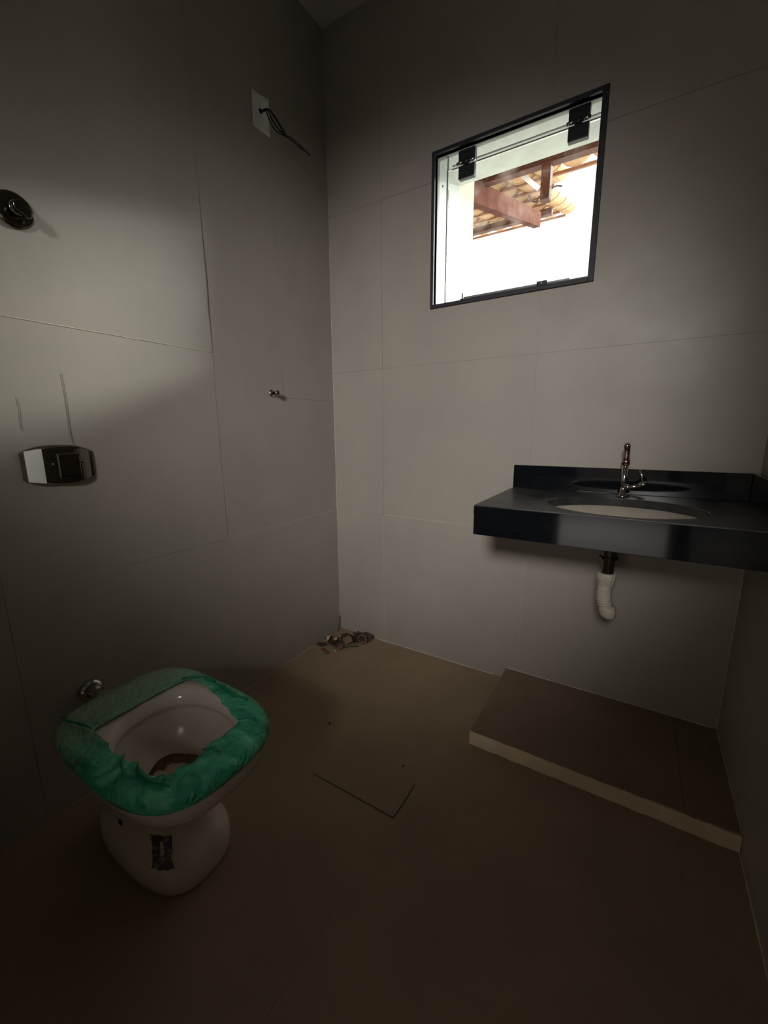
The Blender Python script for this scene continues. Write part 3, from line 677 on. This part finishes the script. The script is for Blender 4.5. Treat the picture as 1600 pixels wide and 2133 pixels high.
# sticker on the pedestal, bolt cap, floor flange
def on_outer(th, z):
    for (a, b) in zip(outer, outer[1:]):
        if a[0].z <= z <= b[0].z:
            t = (z-a[0].z)/(b[0].z-a[0].z+1e-9); k = th/(2*PI)*NS; i = int(math.floor(k)) % NS; f = k-math.floor(k)
            p = a[i].lerp(a[(i+1) % NS], f).lerp(b[i].lerp(b[(i+1) % NS], f), t); return p
    return outer[0][0]
def patch(name, th0, th1, z0, z1, off, mat, ragged=0.0, par=None):
    bm = bmesh.new(); n = 9; V = []
    for i in range(n+1):
        row = []
        for j in range(n+1):
            th = th0+(th1-th0)*i/n; z = z0+(z1-z0)*j/n
            if ragged and (i in (0, n) or j in (0, n)): th += random.uniform(-ragged, ragged); z += random.uniform(-ragged, ragged)*0.05
            p = on_outer(th % (2*PI), z); d = Vector((p.x-.335, p.y-TY, 0.0)).normalized()
            row.append((p + d*off, p - d*0.001))
        V.append(row)
    A = [[bm.verts.new(c[0]) for c in r] for r in V]
    for i in range(n):
        for j in range(n): bm.faces.new((A[i][j], A[i+1][j], A[i+1][j+1], A[i][j+1]))
    o = link(name, bm, mat, par or to); md = o.modifiers.new('thick', 'SOLIDIFY'); md.thickness = 0.0006; return o
stk = patch('sticker', -0.98, -0.55, 0.080, 0.142, 0.0022, 'sticker', 0.03); stk['label'] = 'torn dark sticker on the pedestal'
patch('sticker_mark', -0.80, -0.72, 0.100, 0.128, 0.0032, 'sticker_mark', 0.02, stk)
patch('bolt_hole', -1.62, -1.56, 0.118, 0.130, 0.0015, 'shadow_gap')

# green plastic film wrapped over the rim, torn open in the middle
hole_pts = [(.586, -1.160), (.590, -1.185), (.593, -1.225), (.588, -1.240), (.596, -1.271), (.604, -1.304), (.592, -1.318), (.596, -1.340), (.572, -1.366), (.517, -1.367), (.500, -1.360), (.467, -1.377), (.455, -1.366),
            (.426, -1.378), (.380, -1.366), (.329, -1.368), (.306, -1.368), (.305, -1.291), (.303, -1.204), (.305, -1.130), (.320, -1.118), (.357, -1.109), (.418, -1.117), (.490, -1.138), (.551, -1.154)]
cxh, cyh = .44, TY
pol = sorted((math.atan2(y-cyh, x-cxh) % (2*PI), math.hypot(x-cxh, y-cyh)) for x, y in hole_pts)
def hole_r(a):
    a %= 2*PI
    for (a0, r0), (a1, r1) in zip(pol, pol[1:]+[(pol[0][0]+2*PI, pol[0][1])]):
        aa = a if a >= pol[0][0] else a+2*PI
        if a0 <= aa <= a1: return r0+(r1-r0)*(aa-a0)/(a1-a0)
    return pol[0][1]
NF = 180
def sup(cx, ab, af, b, n, nf, th):
    c, s = math.cos(th), math.sin(th); r = lambda v, e: math.copysign(abs(v)**(2/e), v)
    return (cx + (af*r(c, nf) if c > 0 else ab*r(c, n)), TY + b*r(s, nf if c > 0 else n))
bm = bmesh.new(); FR = []
prof = [(-0.006, 0.362, 0), (0.000, 0.367, 0), (0.003, 0.376, 0), (0.004, 0.387, 0), (0.000, 0.3965, 0), (-0.009, 0.4030, 0)]
for off, z, _ in prof:
    row = []
    for k in range(NF):
        th = 2*PI*k/NF; x, y = sup(.42, .264+off, .257+off, .184+off, 3.8, 3.0, th)
        nz = noise.noise(Vector((x*22, y*22, z*30))); n2 = noise.noise(Vector((x*70, y*70, z*15)))
        d = Vector((x-.42, y-TY, 0)).normalized()
        row.append(Vector((x, y, z)) + d*(0.0018*nz+0.001*n2+0.0012) + Vector((0, 0, (0.006*nz if z < 0.364 else 0.0012*n2))))
    FR.append(row)
edge = FR[-1]
for t in (0.2, 0.4, 0.6, 0.8, 1.0):
    row = []
    for k in range(NF):
        e = edge[k]; a = math.atan2(e.y-cyh, e.x-cxh); rr = hole_r(a) + 0.0018*noise.noise(Vector((math.cos(a)*9, math.sin(a)*9, 2))) + 0.0022*noise.noise(Vector((math.cos(a)*34, math.sin(a)*34, 5)))
        q = Vector((cxh+rr*math.cos(a), cyh+rr*math.sin(a), 0.4035)); p = Vector((e.x, e.y, 0.4035)).lerp(q, t)
        wr = noise.noise(Vector((p.x*30, p.y*12, 1))); w2 = noise.noise(Vector((p.x*75, p.y*60, 8)))
        fb = 0.0025 if p.x < 0.30 else 0.009
        p.z += 0.0010 + abs(wr)*fb*(0.5+t*0.5) + abs(w2)*0.0014
        row.append(p)
    FR.append(row)
loft(bm, FR)
film = link('plastic_film', bm, 'green_film', to, smooth=True); film['label'] = 'torn green plastic film wrapped over the rim'
md = film.modifiers.new('thick', 'SOLIDIFY'); md.thickness = 0.0007
# doubled-over darker folds in the film
def fold(pts, w):
    bm = bmesh.new(); P_ = spline([(x, y, 0.4125) for x, y in pts], 6); A = []
    m = len(P_)
    for i, p in enumerate(P_):
        t = (P_[min(i+1, m-1)]-P_[max(i-1, 0)]).normalized(); nrm = Vector((-t.y, t.x, 0))
        ww = w*math.sin(PI*(i+0.25)/(m-0.5))*(0.8+0.5*noise.noise(p*40))
        A.append([p - nrm*ww, p + Vector((0, 0, 0.003)) , p + nrm*ww*0.8, p - Vector((0, 0, 0.003))])
    loft(bm, A, True, True); return link('film_fold', bm, 'film_fold', film, smooth=True)
fold([(.185, -1.392), (.225, -1.385), (.262, -1.374), (.305, -1.369)], .007)
fold([(.503, -1.363), (.535, -1.378), (.575, -1.380), (.628, -1.366)], .008)
fold([(.458, -1.368), (.475, -1.384), (.520, -1.402)], .0045)
fold([(.36, -1.098), (.43, -1.092), (.50, -1.100), (.545, -1.096)], .008)
fold([(.585, -1.160), (.605, -1.142), (.635, -1.145)], .005)
fold([(.597, -1.270), (.615, -1.255), (.640, -1.262)], .003)
fold([(.30, -1.130), (.345, -1.092), (.40, -1.088)], .003)
# pipe from the wall to the back of the bowl
sp_ = empty('toilet_inlet', (0, -1.25, 0.33)); tag(sp_, 'chrome flush inlet with white sleeve between left wall and toilet', 'pipe')
tube('flange', [(0.001, -1.25, 0.340), (0.008, -1.25, 0.340), (0.016, -1.25, 0.340)], [0.034, 0.034, 0.024], 'chrome', sp_, 26)
tube('pipe', [(0.010, -1.25, 0.340), (0.10, -1.25, 0.340)], 0.019, 'chrome', sp_, 20)
tube('sleeve', [(0.085, -1.25, 0.340), (0.088, -1.25, 0.340), (0.135, -1.25, 0.340), (0.155, -1.25, 0.340)], [0.022, 0.026, 0.028, 0.028], 'sleeve', sp_, 22)

# ------------------------------------------------------------------ debris in the corner
def leaf(name, c, size, yaw, curl, mat, label, cat='leaf', group=None, asp=0.45, pitch=0.0, lift=0.0):
    bm = bmesh.new(); n, m = 8, 4; V = []
    for i in range(n+1):
        u = i/n*2-1; w = asp*size*(1-abs(u)**1.6)*0.5+0.0006
        row = []
        for j in range(m+1):
            v = j/m*2-1; ph = u*curl
            x = size*0.5*(math.sin(ph)/curl if curl > .05 else u); z = size*0.5*((1-math.cos(ph))/curl if curl > .05 else 0)
            row.append(bm.verts.new((x, v*w, z + 0.25*abs(v)*w + 0.002*noise.noise(Vector((u*3, v*3, size*90))))))
        V.append(row)
    for i in range(n):
        for j in range(m): bm.faces.new((V[i][j], V[i+1][j], V[i+1][j+1], V[i][j+1]))
    o = link(name, bm, mat, None, smooth=True); o.rotation_euler = (pitch, 0, yaw)
    md = o.modifiers.new('thick', 'SOLIDIFY'); md.thickness = 0.0012
    zmin = min((Matrix.Rotation(yaw, 3, 'Z') @ Matrix.Rotation(pitch, 3, 'X') @ v.co).z for v in o.data.vertices)
    o.location = (c[0], c[1], 0.0018 - zmin + lift)
    return tag(o, label, cat, group)
GD = 'dry leaves in the corner heap'
spots = [(.075, -.17, .07, .3, .8, 'leaf_brown'), (.11, -.155, .06, 1.4, 1.1, 'leaf_dark'), (.14, -.13, .07, 2.3, .5, 'leaf_brown'), (.10, -.12, .06, .9, 1.3, 'leaf_dark'),
         (.165, -.10, .06, 2.0, .9, 'leaf_brown'), (.13, -.085, .055, .2, .6, 'leaf_dark'), (.19, -.075, .06, 1.1, 1.0, 'leaf_brown'), (.15, -.05, .06, 2.7, .8, 'leaf_brown'),
         (.085, -.075, .055, 1.9, .7, 'leaf_brown'), (.115, -.19, .05, 2.6, .6, 'leaf_brown')]
for i, (x, y, s, yw, cu, mt) in enumerate(spots):
    leaf('dry_leaf', (x, y), s, yw, cu, mt, 'curled dry brown leaf in the debris heap at the room corner', group=GD, pitch=random.uniform(-.5, .5), lift=0.003*(i % 4))
for i in range(20):
    t = random.random(); x = .045+.17*t+random.uniform(-.02, .02); y = -.19+.15*t+random.uniform(-.025, .03)
    leaf('dry_leaf', (x, y), random.uniform(.05, .085), random.uniform(0, 3.1), random.uniform(.4, 1.4), random.choice(['leaf_brown', 'leaf_dark', 'leaf_dark']),
         'curled dry brown leaf in the debris heap at the room corner', group=GD, pitch=random.uniform(-.7, .7), lift=random.choice([0, .004, .010, .016]), asp=random.uniform(.3, .6))
leaf('dry_leaf', (.155, -.135), .062, .2, .35, 'leaf_tan', 'flat tan leaf in the middle of the corner debris heap', asp=.8, pitch=.55, lift=.016)
leaf('dry_leaf', (.215, -.055), .085, .9, .7, 'leaf_dark', 'large dark curled leaf at the right end of the corner debris heap', asp=.7, pitch=.7, lift=.004)
tag(tube('rope_coil', [(.213+.026*math.cos(a), -.085+.012*math.sin(a)-0.006*math.sin(a), .027+.020*math.sin(a)) for a in [2*PI*k/26 for k in range(27)]], .0045, 'rope_brown', None, 8),
    'oval brown rope loop at the right of the corner debris heap', 'rope')
tag(tube('bark_curl', [(.150+.014*math.cos(a), -.195, .0175+.014*math.sin(a)) for a in [2*PI*k/16 for k in range(14)]], .0035, 'rope_brown', None, 8),
    'small ring of curled brown bark at the front of the corner heap', 'bark')
tag(tube('twig', [(.14, -.195, .0035), (.18, -.160, .009), (.215, -.125, .004)], .0028, 'leaf_dark', None, 6), 'thin dark twig lying along the front of the corner heap', 'twig')
tag(tube('twig', [(.02, -.05, .0035), (.014, -.03, .05), (.012, -.02, .085)], .0018, 'leaf_brown', None, 6), 'thin brown twig leaning upright into the room corner', 'twig')
o = leaf('paper_scrap', (.062, -.185), .046, 2.35, .5, 'paper_scrap', 'crumpled whitish paper scrap on the left of the corner heap', 'paper', asp=.75, pitch=-.8, lift=.022)
def blob(name, c, r, sc, mat, label, cat):
    bm = bmesh.new(); bmesh.ops.create_icosphere(bm, subdivisions=2, radius=r)
    for v in bm.verts: v.co = Vector((v.co.x*sc[0], v.co.y*sc[1], v.co.z*sc[2]))*(1+.25*noise.noise(v.co*90+Vector(c)*50))
    zm = min(v.co.z for v in bm.verts)
    o = link(name, bm, mat, None, smooth=False); o.location = (c[0], c[1], c[2]-zm); return tag(o, label, cat)
blob('stone_chip', (.093, -.165, .024), .010, (1.2, .9, .7), 'chip_yellow', 'yellowish stone chip resting on top of the corner debris heap', 'stone')
blob('red_scrap', (.078, -.245, .0), .011, (1.5, .8, .4), 'scrap_red', 'dull red scrap on the floor left of the corner heap', 'scrap')
blob('orange_scrap', (.110, -.258, .0), .012, (1.3, .9, .5), 'rust_stain', 'rusty brown crumb in front of the corner debris heap', 'scrap')
blob('pale_crumb', (.138, -.222, .0), .006, (1.2, .9, .7), 'paper_scrap', 'tiny pale plaster crumb in front of the corner heap', 'crumb')
blob('pebble', (.452, -.655, .0), .0035, (1, 1, .7), 'pebble', 'tiny black pebble on the floor between toilet and corner heap', 'pebble')
blob('pebble', (.799, -.687, -.0006), .0035, (1, 1, .7), 'pebble', 'tiny black pebble on the floor in the middle of the room', 'pebble')
